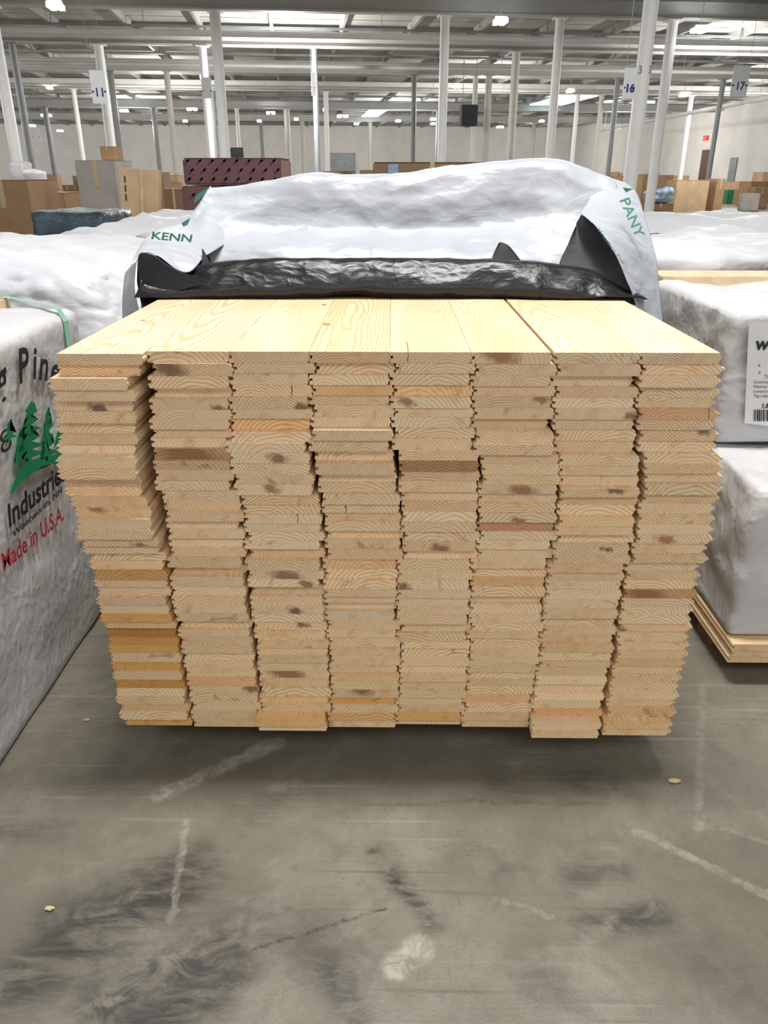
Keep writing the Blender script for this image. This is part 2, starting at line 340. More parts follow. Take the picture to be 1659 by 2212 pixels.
for i in range(32):
    e = -46+i*2.4
    bm = bmesh.new(); obox(bm, W(e, 44, 0), E1, E2, .1, 92, CZ-.25, CZ-.002); mo('purlin', bm, M['purlin'], ceiling)
for k in range(15):
    D = 22+k*2.3+(k**1.5)*.3
    bm = bmesh.new(); obox(bm, W(-8.5, D, 0), E1, E2, 78, .06, CZ-.33, CZ-.252); mo('bridging', bm, M['colg'], ceiling)
for i, (x0, x1, d0, d1) in enumerate([(1145, 1215, 50.5, 58.6), (780, 815, 62, 71.6)]):
    a = aD(x0, 210, d1); b = aD(x1, 210, d1); c = (a+b)/2; dd = c.dot(E2); c = c+E2*((d0+d1)/2-dd)
    bm = bmesh.new(); obox(bm, c, E1, E2, (b-a).dot(E1), d1-d0, CZ-.4, CZ-.34); struct(mo('window_%d' % (i+1), bm, M['sky']))
def wallbox(px0, px1, zt, zb, th=.06):
    a = aE(px0, 376, 30.97); b = aE(px1, 376, 30.97); d0, d1 = sorted((a.dot(E2), b.dot(E2)))
    bm = bmesh.new(); obox(bm, W(30.97-th/2, (d0+d1)/2, 0), E1, E2, th, d1-d0, zb, zt); return bm
struct(mo('door_1', wallbox(1511, 1531, 3.2, .01), M['door']))
struct(mo('door_2', wallbox(1574, 1588, 2.6, .01), M['colg']))
ex = aE(1524, 298, 30.9)
t = thing('exit_sign', ex, 'small lit red exit sign high above the brown door on the right wall', 'sign')
bm = bmesh.new(); obox(bm, ex, E1, E2, .08, .62, ex.z-.16, ex.z+.16); mo('housing', bm, M['exitr'], t)
text('EXIT', .25, ex-E1*.05+E2*.28-Vector((0, 0, .09)), -E2, (0, 0, 1), M['sign'], t)
a = aD(705, 330, 91.9); b = aD(768, 372, 91.9); bm = bmesh.new(); obox(bm, (a+b)/2, E1, E2, (b-a).dot(E1), .12, .01, a.z); struct(mo('door_3', bm, M['colg']))
# ---------------------------------------------------------------- columns
cols = [
    (22, 260, 25, .15, 'colw', 'white round support column at the far left edge of the hall'),
    (232, 250, 31.5, .16, 'colw', 'white column beside the hanging number 11 aisle sign'),
    (484, 300, 25, .15, 'colw', 'tall white column rising behind the purple-printed cartons'),
    (956, 250, 25, .13, 'colw', 'tall white column nearest the middle of the hall'),
    (1194, 250, 25, .13, 'colw', 'tall white column right of the large bright skylight'),
    (1372, 300, 15, .13, 'colw', 'thickest near white column marked 3 beside the number 16 sign'),
    (1428, 250, 25, .15, 'colw', 'tall white column just right of the thick numbered column'),
    (1052, 260, 39, .15, 'colc', 'cream column behind the hanging dark heater'),
    (1108, 240, 31.5, .15, 'colc', 'wide cream column left of the bright skylight'),
    (168, 260, 47, .12, 'colw', 'slim white column behind the grey-white tall box'),
    (370, 260, 39, .13, 'colc', 'cream column left of the purple-printed cartons'),
    (450, 260, 31.5, .14, 'colw', 'white column just left of the tall one behind purple cartons'),
    (515, 290, 59, .13, 'colw', 'slim distant white column right of the purple cartons column'),
    (622, 300, 59, .2, 'colc', 'distant pale column in the left middle of hall'),
    (706, 290, 47, .13, 'colw', 'slim white column left of the small skylight'),
    (893, 300, 39, .11, 'colg', 'grey metal post just left of the central white column'),
    (945, 310, 59, .14, 'colg', 'distant grey post beside the central white column'),
    (1022, 300, 39, .12, 'colw', 'slim white column below the hanging dark heater'),
    (684, 280, 31.5, .10, 'colg', 'grey metal post between purple cartons and the small skylight'),
    (60, 300, 31.5, .12, 'colg', 'grey metal post at far left beside white wrapped goods'),
    (112, 330, 59, .18, 'colg', 'short distant grey post at far left'),
    (256, 300, 39, .13, 'colg', 'grey metal post just right of the number 11 sign column'),
    (340, 320, 59, .15, 'colg', 'distant grey post above the leaning cardboard sheet'),
    (466, 300, 47, .13, 'colg', 'grey metal post between two white columns above purple cartons'),
    (1240, 300, 47, .12, 'colw', 'slim distant white column right of the bright skylight'),
    (1291, 300, 47, .14, 'colc', 'pale distant column left of the thick numbered column'),
    (1322, 290, 39, .12, 'colg', 'grey post left of the thick numbered column'),
    (1478, 320, 47, .14, 'colw', 'white distant column right of the tall pair at right'),
    (1543, 300, 39, .12, 'colg', 'grey post just left of the number 17 sign'),
    (1595, 330, 59, .16, 'colw', 'distant white column by the right wall'),
    (566, 310, 72, .17, 'colg', 'very distant grey post left of centre'),
    (655, 325, 72, .17, 'colc', 'very distant pale column left of the dark doorway'),
    (800, 320, 72, .17, 'colc', 'very distant pale column below the small skylight'),
    (1150, 320, 72, .17, 'colc', 'very distant pale column right of centre'),
]
CP = []
for px, py, D, r, mk, lab in cols:
    p = aD(px, py, D); base = Vector((p.x, p.y, 0)); CP.append(base.xy.copy())
    t = thing('support_column', base, lab, 'column', 'support columns of the hall')
    bm = bmesh.new(); cyl(bm, base+Vector((0, 0, .03)), base+Vector((0, 0, BB-.03)), r, 16); mo('shaft', bm, M[mk], t, smooth=False)
    for (n, z0, z1) in (('base_plate', .001, .03), ('cap_plate', BB-.03, BB-.001)):
        bm = bmesh.new(); obox(bm, base, E1, E2, r*3, r*3, z0, z1); mo(n, bm, M[mk], t)
    if 'marked 3' in lab:
        q = aD(1376, 152, D); d = Vector((ray(1376, 152).x, ray(1376, 152).y, 0)).normalized()
        rt = Vector((d.y, -d.x, 0))
        text('3', .18, base+Vector((0, 0, q.z-.06))-d*(r+.003)-rt*.1, rt, (0, 0, 1), M['grey'], t)
        text('3', .18, base+Vector((0, 0, q.z-.06))-d*(r*.75)+rt*.085, (rt+d*.9), (0, 0, 1), M['grey'], t)
def sign(num, px, py, w, h, D, lab):
    p = aD(px, py, D); t = thing('aisle_sign', p, lab, 'sign', 'hanging aisle signs'); s = D/F*1.08
    ww, hh = w*s, h*s
    bm = bmesh.new(); obox(bm, p, E1, E2, ww, .02, p.z-hh/2, p.z+hh/2); mo('panel', bm, M['sign'], t)
    f = p-E2*.014
    if num:
        tx = hh*.36
        text(num, tx, f-E1*tx*.45+Vector((0, 0, -hh*.28)), E1, (0, 0, 1), M['blue'], t, bold=.008)
    for sgn in (-1, 1):
        bm = bmesh.new(); c = f+E1*sgn*ww*.40
        poly(bm, [c-E1*ww*.07+Vector((0, 0, -hh*.17)), c+E1*ww*.07+Vector((0, 0, -hh*.17)), c+E1*ww*.07+Vector((0, 0, -hh*.11)), c-E1*ww*.07+Vector((0, 0, -hh*.11))])
        mo('printed_dash', bm, M['blue'], t)
        bm = bmesh.new(); cyl(bm, p+E1*sgn*ww*.4+Vector((0, 0, hh/2)), p+E1*sgn*ww*.4+Vector((0, 0, CZ-.35-p.z)), .006, 6)
        mo('hanging_wire', bm, M['colg'], t)
sign('11', 213, 188, 25, 50, 24, 'white hanging aisle sign with blue number 11')
sign('16', 1360, 180, 22, 50, 14, 'white hanging aisle sign with blue number 16 beside near column')
sign('17', 1599, 175, 32, 50, 24, 'white hanging aisle sign with blue number 17 at right')
sign('', 78, 292, 12, 22, 40, 'small distant white aisle sign at far left')
sign('', 677, 182, 8, 36, 30, 'narrow distant aisle sign on grey post left of centre')
sign('', 447, 190, 16, 32, 30, 'blank-looking aisle sign beside the lit lamp above purple cartons')
def pipe(p, q, r, lab, mk='beam'):
    t = thing('sprinkler_pipe', p, lab, 'pipe', 'overhead pipes'); bm = bmesh.new(); cyl(bm, p, q, r, 10); mo('tube', bm, M[mk], t)
    n = 7
    for i in range(n):
        bm = bmesh.new(); c = p.lerp(q, (i+.5)/n); cyl(bm, c, Vector((c.x, c.y, CZ-.3)), .01, 6); mo('hanger_rod', bm, M['colg'], t)
pipe(W(-22, 27.5, 5.4), W(28, 27.5, 5.4), .09, 'thick pale pipe running right across the hall nearest the camera', 'colw')
pipe(W(-26, 35, 5.4), W(28, 35, 5.4), .07, 'thinner pale pipe crossing the hall behind the nearest pipe')
pipe(W(-30, 43, 5.4), W(28, 43, 5.4), .07, 'farthest pale pipe crossing the hall')
pipe(aZ(1690, 205, 4.6), aZ(1290, 283, 4.6), .11, 'white pipe running away along the right wall', 'colw')
lamps = [(120, 14, 22), (1081, 47, 20), (1513, 65, 22), (440, 168, 12), (988, 187, 12), (1478, 206, 12), (107, 190, 7), (1232, 197, 10), (268, 240, 14), (415, 237, 18), (585, 245, 16), (703, 238, 9),
         (770, 268, 9), (860, 262, 9), (935, 258, 9), (935, 268, 8), (1080, 275, 12), (560, 262, 8), (640, 258, 8), (100, 250, 16), (70, 272, 9), (130, 283, 10), (400, 262, 8), (740, 252, 20), (410, 292, 7), (1170, 262, 8)]
where = ['top left corner', 'top centre right', 'top right corner', 'aisle sign above purple cartons', 'left side of the dark heater', 'right side of the thick numbered column', 'far left column', 'right end of the skylight']
for i, (px, py, w) in enumerate(lamps):
    z = 5.25; p = aZ(px, py, z)
    if p.dot(E2) > 88: continue
    t = thing('ceiling_light', p, '', 'light', 'high-bay lamps under the roof')
    t['label'] = ('pair of bright lamp panels hanging at the ' + where[i]) if i < 3 else (('small bright lamp hanging near the ' + where[i]) if i < 8 else 'tiny distant bright lamp under the roof')
    s = w*p.length/F/2
    bm = bmesh.new(); obox(bm, p, E1, E2, s*2.2, s*.8, z+.06, z+.12); mo('housing', bm, M['beam'], t)
    for sg in (-1, 1):
        bm = bmesh.new(); obox(bm, p+E1*sg*s*.6, E1, E2, s*.8, max(.5, s*.7), z-.05, z+.06); mo('lamp_panel', bm, M['lamp'], t)
    bm = bmesh.new(); cyl(bm, (p.x, p.y, z+.12), (p.x, p.y, CZ-.26), .01, 6); mo('hanger_rod', bm, M['colg'], t)
p = aD(1012, 250, 37.5); t = thing('unit_heater', p, 'dark box heater hanging from the roof right of centre', 'heater')
bm = bmesh.new(); obox(bm, p, E1, E2, .7, .6, p.z-.42, p.z+.42, .03); mo('housing', bm, M['dark'], t)
for k in range(5): bm = bmesh.new(); obox(bm, p-E2*.32, E1, E2, .56, .04, p.z-.31+k*.14, p.z-.29+k*.14); mo('louver', bm, M['dark'], t)
for s in (-1, 1): bm = bmesh.new(); cyl(bm, p+E1*s*.28+Vector((0, 0, .4)), Vector((p.x, p.y, CZ-.3))+E1*s*.28, .015, 6); mo('hanger_rod', bm, M['colg'], t)
p = aD(512, 329, 44); t = thing('monitor_box', p, 'small dark box on a thin stand high behind the purple cartons', 'box')
bm = bmesh.new(); obox(bm, p, E1, E2, .65, .3, p.z-.25, p.z+.22, .03); mo('case', bm, M['dark'], t)
bm = bmesh.new(); cyl(bm, (p.x, p.y, .0), (p.x, p.y, p.z-.25), .04, 8); mo('stand', bm, M['colg'], t)
# ---------------------------------------------------------------- cartons
taken = []
def carton(x0, x1, yt, Y, dep, mk, lab, z0=0., rot=0., zt=None, floory=None, name='cardboard_box', group=None, tape=True):
    if floory is not None: Y = aZ((x0+x1)/2, floory, 0).y
    a = aY(x0, yt, Y); b = aY(x1, yt, Y); wd = b.x-a.x; c = Vector(((a.x+b.x)/2, Y+dep/2, z0)); zt = zt or a.z
    taken.append(Vector((c.x, c.y)))
    t = thing(name, c, lab, 'box', group)
    ax = Vector((math.cos(rot), math.sin(rot), 0)); ay = Vector((-math.sin(rot), math.cos(rot), 0))
    bm = bmesh.new(); obox(bm, c, ax, ay, wd, dep, z0+.001, zt-.004, min(.02, wd*.02)); mo('body', bm, M[mk], t)
    for s in (-1, 1): bm = bmesh.new(); obox(bm, c+ay*s*dep*.25, ax, ay, wd*.99, dep*.485, zt-.004, zt); mo('flap', bm, M[mk], t)
    if tape:
        bm = bmesh.new(); tw = min(.07, wd*.12)
        obox(bm, c-ay*(dep/2+.002), ax, ay, tw, .003, zt-min(.35, (zt-z0)*.3), zt+.002); mo('tape', bm, M['tape'], t)
    return t, c, ax, ay, wd, zt
carton(-60, 56, 388, 11, 1., 'card', 'large brown cardboard box at the left edge of the hall')
carton(64, 143, 416, 12.3, .7, 'card', 'brown box right of the large one at the left edge', rot=-.1)
_, c, ax, ay, wd, zt = carton(160, 245, 346, 11.5, .8, 'cardg', 'tall grey-white box left of the leaning cardboard')
carton(215, 243, 316, 11.7, .4, 'card', 'small brown box perched on the tall grey-white box', z0=zt+.005)
carton(346, 386, 408, 12, .5, 'card3', 'low brown box between leaning cardboard and purple-printed cartons', rot=.2)
carton(300, 345, 372, 14.5, .8, 'card3', 'brown box standing behind the leaning cardboard', rot=.1)
a = [aY(256, 362, 11.0), aY(344, 368, 11.2), aY(330, 520, 10.4), aY(262, 520, 10.3)]
t = thing('cardboard_sheet', (a[3].x, a[3].y, 0), 'pale glossy cardboard carton leaning beside the tall grey-white box', 'cardboard')
lo = [Vector((p.x, p.y, 0.)) for p in (a[3], a[2])]
bm = bmesh.new(); th = Vector((0, .12, 0)); hexa(bm, [lo[0], lo[1], lo[1]+th, lo[0]+th, a[0], a[1], a[1]+th, a[0]+th]); mo('panel', bm, M['card2'], t)
off = Vector((0, -.006, 0)); L = lambda s, v: (a[0].lerp(a[1], s)).lerp(lo[0].lerp(lo[1], s), v)+off
bm = bmesh.new(); poly(bm, [L(.50, 0), L(.60, 0), L(.60, 1), L(.50, 1)]); mo('tape', bm, M['tape'], t)
for k in range(3): bm = bmesh.new(); poly(bm, [L(.12, .06+k*.07), L(.16, .06+k*.07), L(.16, .11+k*.07), L(.12, .11+k*.07)]); mo('printed_mark', bm, M['dark'], t)
def printed(x0, x1, yt, Y, z0, lab, rows, colsn, zt=None):
    t, c, ax, ay, wd, zt = carton(x0, x1, yt, Y, 1.0, 'pink', lab, z0=z0, tape=False, zt=zt)
    bm = bmesh.new()
    for i in range(colsn):
        for j in range(rows):
            q = c+ax*((i+.5+(j % 2)*.3)/colsn-.52)*wd-ay*.508; z = z0+(zt-z0)*(j+.5)/rows; w = .016
            for (dx, dz, l) in ((0, 0, .042), (.02, .02, .025)):
                m = Vector((q.x+dx, q.y, z+dz)); d = Vector((.75, 0, .66)); n = Vector((-.66, 0, .75))
                poly(bm, [m-d*l-n*w*.5, m+d*l-n*w*.5, m+d*l+n*w*.8, m-d*l+n*w*.8])
    mo('printed_marks', bm, M['purple'], t); return zt
z1 = aY(430, 402, 10).z
printed(392, 480, 402, 10, 0, 'lower mauve carton with purple print at the left of the upper one', 6, 3, z1)
carton(484, 606, 404, 10.0, 1., 'pink', 'lower mauve carton hidden under the right half of the printed one', tape=False, zt=z1)
printed(393, 606, 341, 10.02, z1+.01, 'upper long mauve carton with purple diagonal print', 3, 8)
t, c, ax, ay, wd, zt = carton(806, 1062, 350, 13, 1., 'card3', 'long low brown carton showing above the white flap at centre')
bm = bmesh.new(); obox(bm, c-ay*.505-ax*wd*.33, ax, ay, .16, .004, zt-.16, zt-.03); mo('label_sheet', bm, M['bluebag'], t)
carton(1068, 1110, 353, 15, .8, 'card', 'short brown box right of the long low carton at centre')
a = aY(62, 470, 7.9); b = aY(225, 452, 7.9)
t = thing('wrapped_pallet', (a.x, 8.3, 0), 'blue-grey goods in clear plastic behind the left white packs', 'pallet')
wrapbox('shrink_wrap', (a.x, 7.9, .0), (b.x, 8.8, b.z-.01), M['shrink'], t, step=.06, r=.05, amp=.03, sc=4, seed=3)
for x0, x1, yt, Y, lab in [(14, 40, 347, 22.4, 'white plastic-wrapped goods stacked far left'), (44, 70, 366, 20, 'pale wrapped roll of goods beside the white wrapped stack')]:
    a = aY(x0, yt, Y); b = aY(x1, yt, Y); t = thing('wrapped_goods', (a.x, Y, 0), lab, 'goods'); taken.append(Vector((a.x, Y)))
    wrapbox('shrink_wrap', (a.x, Y, 0), (b.x, Y+.9, a.z), M['white2'], t, step=.1, r=.08, amp=.05, sc=2.5, seed=x0)
carton(1462, 1534, 389, 0, 1.2, 'card2', 'large tan cardboard box standing on the floor at right', floory=465)
carton(1550, 1569, 386, 0, 1.2, 'card', 'narrow brown box right of the large tan one', floory=465)
_, c, ax, ay, wd, zt = carton(1402, 1455, 440, 0, 1.0, 'card3', 'low brown box under the pale blue plastic bundle', floory=468)
a = aY(1404, 406, c.y-.4); b = aY(1455, 406, c.y-.4)
t = thing('plastic_bundle', (c.x, c.y, zt), 'crumpled pale blue plastic bundle on a low brown box', 'bundle')
wrapbox('plastic_film', (a.x, c.y-.45, zt+.01), (b.x, c.y+.45, a.z), M['bluebag'], t, step=.06, r=.2, amp=.14, sc=3., seed=4)
t, *_ = carton(1600, 1636, 408, 0, 1.0, 'bag', 'soft tan bag-like box slumped on the floor at right', floory=435, tape=False)
t, *_ = carton(1573, 1590, 410, 0, .8, 'greenbin', 'small green bin on the floor at right', floory=441, tape=False, name='green_bin'); t['category'] = 'bin'
t, *_ = carton(1468, 1516, 377, 0, .8, 'bluebin', 'dark blue bin behind the large tan box', floory=412, tape=False, name='blue_bin'); t['category'] = 'bin'
carton(1650, 1700, 372, 0, 1.4, 'card3', 'stacked brown boxes at the right edge', floory=440)
random.seed(11)
for i in range(150):
    for _ in range(40):
        px = random.choice([random.uniform(5, 400), random.uniform(5, 400), random.uniform(1245, 1655), random.uniform(1245, 1655), random.uniform(1245, 1655), random.uniform(620, 800)])
        d = random.uniform(24, 72) if px < 900 else random.uniform(36, 75)
        p = aY(px, 400, d)
        if p.dot(E1) > 28.5: continue
        if all((p.xy-q).length > 2.1 for q in taken) and all((p.xy-q).length > 1.8 for q in CP): break
    else: continue
    w = random.uniform(.5, 1.5); h = random.uniform(.3, 1.7); half = w/2/d*1813; yt = proj((p.x, p.y, h))[1]
    carton(px-half, px+half, yt, d, random.uniform(.6, 1.1), random.choice(['card', 'card', 'card2', 'card3', 'cardg']), 'small distant cardboard box on the hall floor', rot=random.uniform(-.4, .4), zt=h,
           group='distant cardboard boxes on the hall floor', tape=i % 3 == 0)
# ---------------------------------------------------------------- main stack
D0 = 1.68; NL = 40; ZT = aY(849, 760, D0).z; ZB = aY(849, 1562, D0).z; PZ_ = (ZT-ZB)/NL; T = PZ_-.0003; BW = .1735; TG = .0028
def board_mesh(flip, length, tipL=0, tipR=0):
    W0 = BW; ch = .0042
    a1, a2 = (.0085, .0060) if tipL else (ch*.6, .001)
    b1, b2 = (.0085, .0060) if tipR else (ch, .001)
    tg = .0065 if tipR else TG
    pr = [(a1, 0), (W0-b1, 0), (W0, ch if not tipR else .0092), (W0, .0098), (W0+tg, .0102), (W0+tg, .0155), (W0, .0160), (W0, T-.001 if not tipR else .0172), (W0-b2, T), (a2, T), (0, T-.001 if not tipL else .0178), (0, .0168), (.0072, .0162), (.0072, .0096), (0, .0090), (0, ch if not tipL else .0082)]
    if not flip: pr = [(x, T-z) for x, z in pr]
    bm = bmesh.new()
    A = [bm.verts.new((x, 0, z)) for x, z in pr]; B = [bm.verts.new((x, length, z)) for x, z in pr]; n = len(pr)
    for i in range(n): bm.faces.new((A[i], A[(i+1) % n], B[(i+1) % n], B[i]))
    bm.faces.new(A); bm.faces.new(B); bmesh.ops.recalc_face_normals(bm, faces=bm.faces[:])
    me = bpy.data.meshes.new('pine_board'); bm.to_mesh(me); bm.free(); me.materials.append(M['wood']); return me
BM = [board_mesh(True, 3.2), board_mesh(False, 3.2)]; BS = [board_mesh(False, 1.2), board_mesh(True, 1.2)]
BL = [board_mesh(True, 3.2, 1, 0), board_mesh(False, 3.2, 1, 0)]; BR = [board_mesh(True, 3.2, 0, 1), board_mesh(False, 3.2, 0, 1)]
tab = [(760, [133, 316, 493, 667, 842, 1018, 1197, 1380]), (780, [122, 326, 498, 672, 846, 1018, 1197, 1384]), (900, [128, 330, 503, 676, 850, 1024, 1199, 1380]), (960, [134, 332, 496, 672, 850, 1026, 1200, 1385]),
       (1000, [136, 332, 500, 680, 864, 1042, 1208, 1390]), (1050, [148, 345, 515, 692, 866, 1035, 1208, 1390]), (1085, [170, 362, 530, 700, 868, 1032, 1202, 1380]), (1170, [190, 364, 532, 704, 868, 1030, 1192, 1365]),
       (1225, [206, 372, 540, 700, 860, 1018, 1180, 1350]), (1290, [216, 378, 544, 700, 856, 1014, 1172, 1340]), (1400, [238, 396, 556, 712, 864, 1008, 1162, 1326]), (1500, [258, 412, 566, 716, 858, 998, 1146, 1308]), (1565, [270, 420, 556, 705, 850, 990, 1136, 1284])]
def lefts(y):
    for (ya, a), (yb, b) in zip(tab, tab[1:]):
        if y <= yb:
            f = max(0, (y-ya)/(yb-ya)); return [p+(q-p)*f for p, q in zip(a, b)]
    return tab[-1][1]
ORD = ['first', 'second', 'third', 'fourth', 'fifth', 'sixth', 'seventh', 'eighth', 'ninth', 'tenth', 'eleventh', 'twelfth', 'thirteenth', 'fourteenth', 'fifteenth', 'sixteenth', 'seventeenth', 'eighteenth', 'nineteenth', 'twentieth']
ORD += ['twenty-'+o for o in ORD[:9]]+['thirtieth']+['thirty-'+o for o in ORD[:9]]+['fortieth', 'forty-first']
random.seed(5); boards = {}
hts = []
for c in range(8):
    s = [1.0]+[random.uniform(.88, 1.12) for _ in range(NL-1)]; k = NL/sum(s); s = [v*k for v in s]; hts.append(s)
tops = [[ZT-PZ_*sum(hts[c][:l]) for l in range(NL)] for c in range(8)]
for l in range(NL):
    xp = -9; z0 = ZT-(l+1)*PZ_; jl = random.uniform(-.004, .004); xs = []
    for c in range(8):
        yc = proj((0, D0, z0+T/2))[1]; L = lefts(yc if l else 760)
        x = aY(L[c], yc, D0).x+(jl+random.uniform(-.0025, .0025)+(.004 if l % 2 else -.002) if l else 0)
        x = max(x, xp+.0004); xp = x+BW+TG; xs.append(x)
    for c in range(8):
        x = xs[c]; sc = hts[c][l]; z = tops[c][l]-PZ_*sc
        y = D0+(random.uniform(-.007, .006) if l else random.uniform(-.003, .001))
        if c == 0: y -= .026+(.008*math.sin(l*.9)) if l < 19 else .004
        if l >= 7 and c in (2, 3, 4, 5): y -= .018
        elif l >= 9: y -= .012
        if l >= 15 and c not in (2, 3, 4, 5): y -= .004
        if c == 6 and l >= 12: y -= .010
        if l >= 38 and c in (2, 6, 7): y -= .028
        if l == 37 and c == 7: y -= .018
        if random.random() < .08 and l: y += .014
        ms = BL if (c == 0 and l) else (BR if (c == 7 and l) else BM)
        o = bpy.data.objects.new('pine_board', ms[l % 2]); COL.objects.link(o)
        sx = 1.
        if c < 7 and not (l == 0 and c == 5):
            gap = xs[c+1]-x-BW-(TG+.0002 if l else .0006)
            if gap > 0 and random.random() < (.92 if l else 2): sx = min(1.085 if l == 0 else 1.04, 1+gap/BW)
        if c == 7 and l == 0: sx = 1.01
        o.location = (x, y, z); o.scale = (sx, 1, sc)
        v = random.uniform(.88, 1.03); w = random.uniform(-.07, .03)
        col = (v, v*(1+w*.4), v*(1+w), 1); tone = 'pale'
        if l > 10 and random.random() < .14: col = (v, v*.93, v*.84, 1); tone = 'warm-toned'
        if l > 26: col = (col[0], col[1]*.985, col[2]*.93, 1)
        o.color = col; boards[(l, c)] = [o, tone, '']
def find(px, py):
    for (l, c), b in boards.items():
        o = b[0]; p = aY(px, py, o.location.y)
        if o.location.x-.003 <= p.x <= o.location.x+BW+.006 and o.location.z <= p.z <= o.location.z+PZ_*o.scale.z: return (l, c), b, p
    return None, None, None
for px, py, r, dk in [(215, 885, .014, 1), (322, 1092, .014, .9), (1170, 862, .012, .3), (1438, 1166, .014, .2), (545, 1487, .015, .7), (872, 1268, .013, .8), (662, 1262, .014, .4), (1460, 935, .014, .7), (1520, 930, .012, .5), (300, 1178, .010, .6), (640, 995, .02, .6),
                      (600, 990, .014, .6), (585, 1055, .012, .3), (1310, 1187, .008, .8), (950, 1185, .013, .5), (620, 1245, .024, .5), (1340, 1362, .012, .8), (655, 1350, .01, .7),
                      (1395, 1285, .03, .4), (210, 1100, .012, .3), (640, 1320, .012, .9), (1130, 1060, .02, .4), (1330, 1060, .012, .8), (780, 1490, .02, .6), (620, 1455, .03, .5), (1120, 1125, .010, .3),
                      (1080, 765, .026, .3), (880, 870, .012, .3), (475, 885, .012, .7), (655, 880, .012, .8), (365, 797, .024, .8), (1370, 900, .013, .8), (410, 990, .05, .5)]:
    k, b, p = find(px, py)
    if b:
        o = b[0]; o['knot_x'] = float((p.x-o.location.x)/o.scale.x); o['knot_z'] = float((p.z-o.location.z)/o.scale.z); o['knot_r'] = float(r); o['knot_dark'] = float(dk); b[2] = ' with a dark stain' if dk > .5 else ' with a brown stain'
amb = (.86, .64, .34, 1); brn = (.52, .40, .30, 1)
for px, py, colr, tn in [(300, 1252, (.66, .50, .30, 1), 'amber'), (300, 1343, amb, 'amber'), (300, 1368, (.60, .40, .18, 1), 'dark amber'), (300, 1388, (.70, .48, .23, 1), 'dark amber'), (330, 1405, amb, 'amber'), (330, 1445, (.76, .54, .25, 1), 'amber'), (330, 1470, (.66, .44, .19, 1), 'dark amber'), (340, 1556, amb, 'amber'),
                         (950, 1016, brn, 'dark brown'), (410, 990, (.74, .66, .56, 1), 'speckled brown'), (410, 1008, (.74, .66, .56, 1), 'speckled brown'), (780, 1515, amb, 'amber'), (930, 1552, (.9, .68, .40, 1), 'amber'), (770, 1550, (.9, .72, .45, 1), 'amber'), (620, 1558, (.98, .84, .58, 1), 'yellow'), (1210, 1556, (1, .84, .58, 1), 'yellow'),
                         (1380, 1556, (.95, .78, .54, 1), 'amber'), (480, 1535, (.80, .64, .40, 1), 'amber'), (940, 1095, (.92, .86, .84, 1), 'pinkish'), (1090, 1140, (.66, .50, .40, 1), 'brown'), (1270, 1535, (.92, .74, .58, 1), 'reddish'), (400, 795, (.9, .84, .78, 1), 'pale'), (1440, 885, (.86, .72, .60, 1), 'reddish'),
                         (1080, 1515, (.96, .80, .64, 1), 'reddish'), (480, 1480, (.98, .80, .64, 1), 'reddish'), (780, 1215, (.90, .76, .62, 1), 'pinkish'), (260, 800, (.98, .9, .84, 1), 'pale'), (1440, 1280, (.72, .60, .48, 1), 'brown'), (1090, 1250, (.88, .76, .6, 1), 'pale'), (940, 845, (.98, .85, .66, 1), 'yellow'), (600, 905, (1, .87, .66, 1), 'yellow'), (700, 850, (.9, .74, .56, 1), 'reddish')]:
    k, b, p = find(px, py)
    if b: b[0].color = colr; b[1] = tn
for px, py in [(880, 762), (628, 840), (745, 1100), (460, 1240), (1530, 900), (640, 1125)]:
    k, b, p = find(px, py)
    if b: b[0]['crack_x'] = float(max(.01, p.x-b[0].location.x)); b[2] = ' with a split end'
topcol = [(.86, .86, .88), (.86, .85, .85), (.85, .84, .84), (.87, .81, .74), (.86, .84, .83), (.86, .82, .78), (.86, .86, .88), (.88, .88, .91)]
for c in range(8): boards[(0, c)][0].color = topcol[c]+(1,)
for c, px, py, r in [(3, 705, 700, .013), (1, 300, 690, .01), (1, 395, 657, .009), (3, 690, 664, .008), (4, 1010, 662, .006), (5, 1100, 690, .004), (0, 310, 692, .008), (2, 700, 658, .008)]:
    o = boards[(0, c)][0]; p = aZ(px, py, ZT)
    if 0 < p.x-o.location.x < BW*o.scale.x: o['face_x'] = float((p.x-o.location.x)/o.scale.x); o['face_y'] = float((p.y-o.location.y)*.62); o['face_r'] = float(r); boards[(0, c)][2] = ' with a face knot'
for (l, c), (o, tone, ex_) in boards.items():
    tag(o, '%s pine board%s, %s column from left, %s layer down' % (tone, ex_, ORD[c], ORD[l]), 'board', 'pine boards in the open stack')
for i, y in enumerate([2.15, 3.2, 4.3]):
    bm = bmesh.new(); box(bm, (-.70, y, 0.001), (.73, y+.1, ZB-.001), .004)
    tag(mo('wooden_bearer', bm, M['bearer'], loc=(0, y, 0)), '%s square wooden bearer under the open board stack' % ['nearest', 'middle', 'rearmost'][i], 'bearer', 'bearers under the stack')
# ---------------------------------------------------------------- peeled-back wrap
wr = thing('plastic_wrap', (0, 2.6, ZT), 'white plastic wrap with black lining peeled back over the board stack', 'wrap')
Yp = lambda l, Y=None: [aY(p[0], p[1], p[2] if len(p) > 2 else Y) for p in l]
rb0 = [Vector((x, y, ZT+.006)) for x, y in [(-.80, 2.44), (-.73, 2.44), (-.4, 2.46), (0, 2.47), (.4, 2.46), (.72, 2.43), (.78, 2.44)]]
rb1 = Yp([(303, 610), (345, 625), (560, 622), (850, 620), (1150, 622), (1340, 640), (1400, 650)], 2.45)
rb2 = Yp([(300, 572), (350, 590), (545, 566), (850, 564), (1120, 568), (1300, 590), (1390, 640)], 2.52)
rb3 = Yp([(300, 570), (350, 590), (545, 575), (850, 572), (1120, 576), (1300, 590), (1390, 640)], 2.60)
rb4 = [Vector((p.x, 2.66, ZT+.01)) for p in rb3]
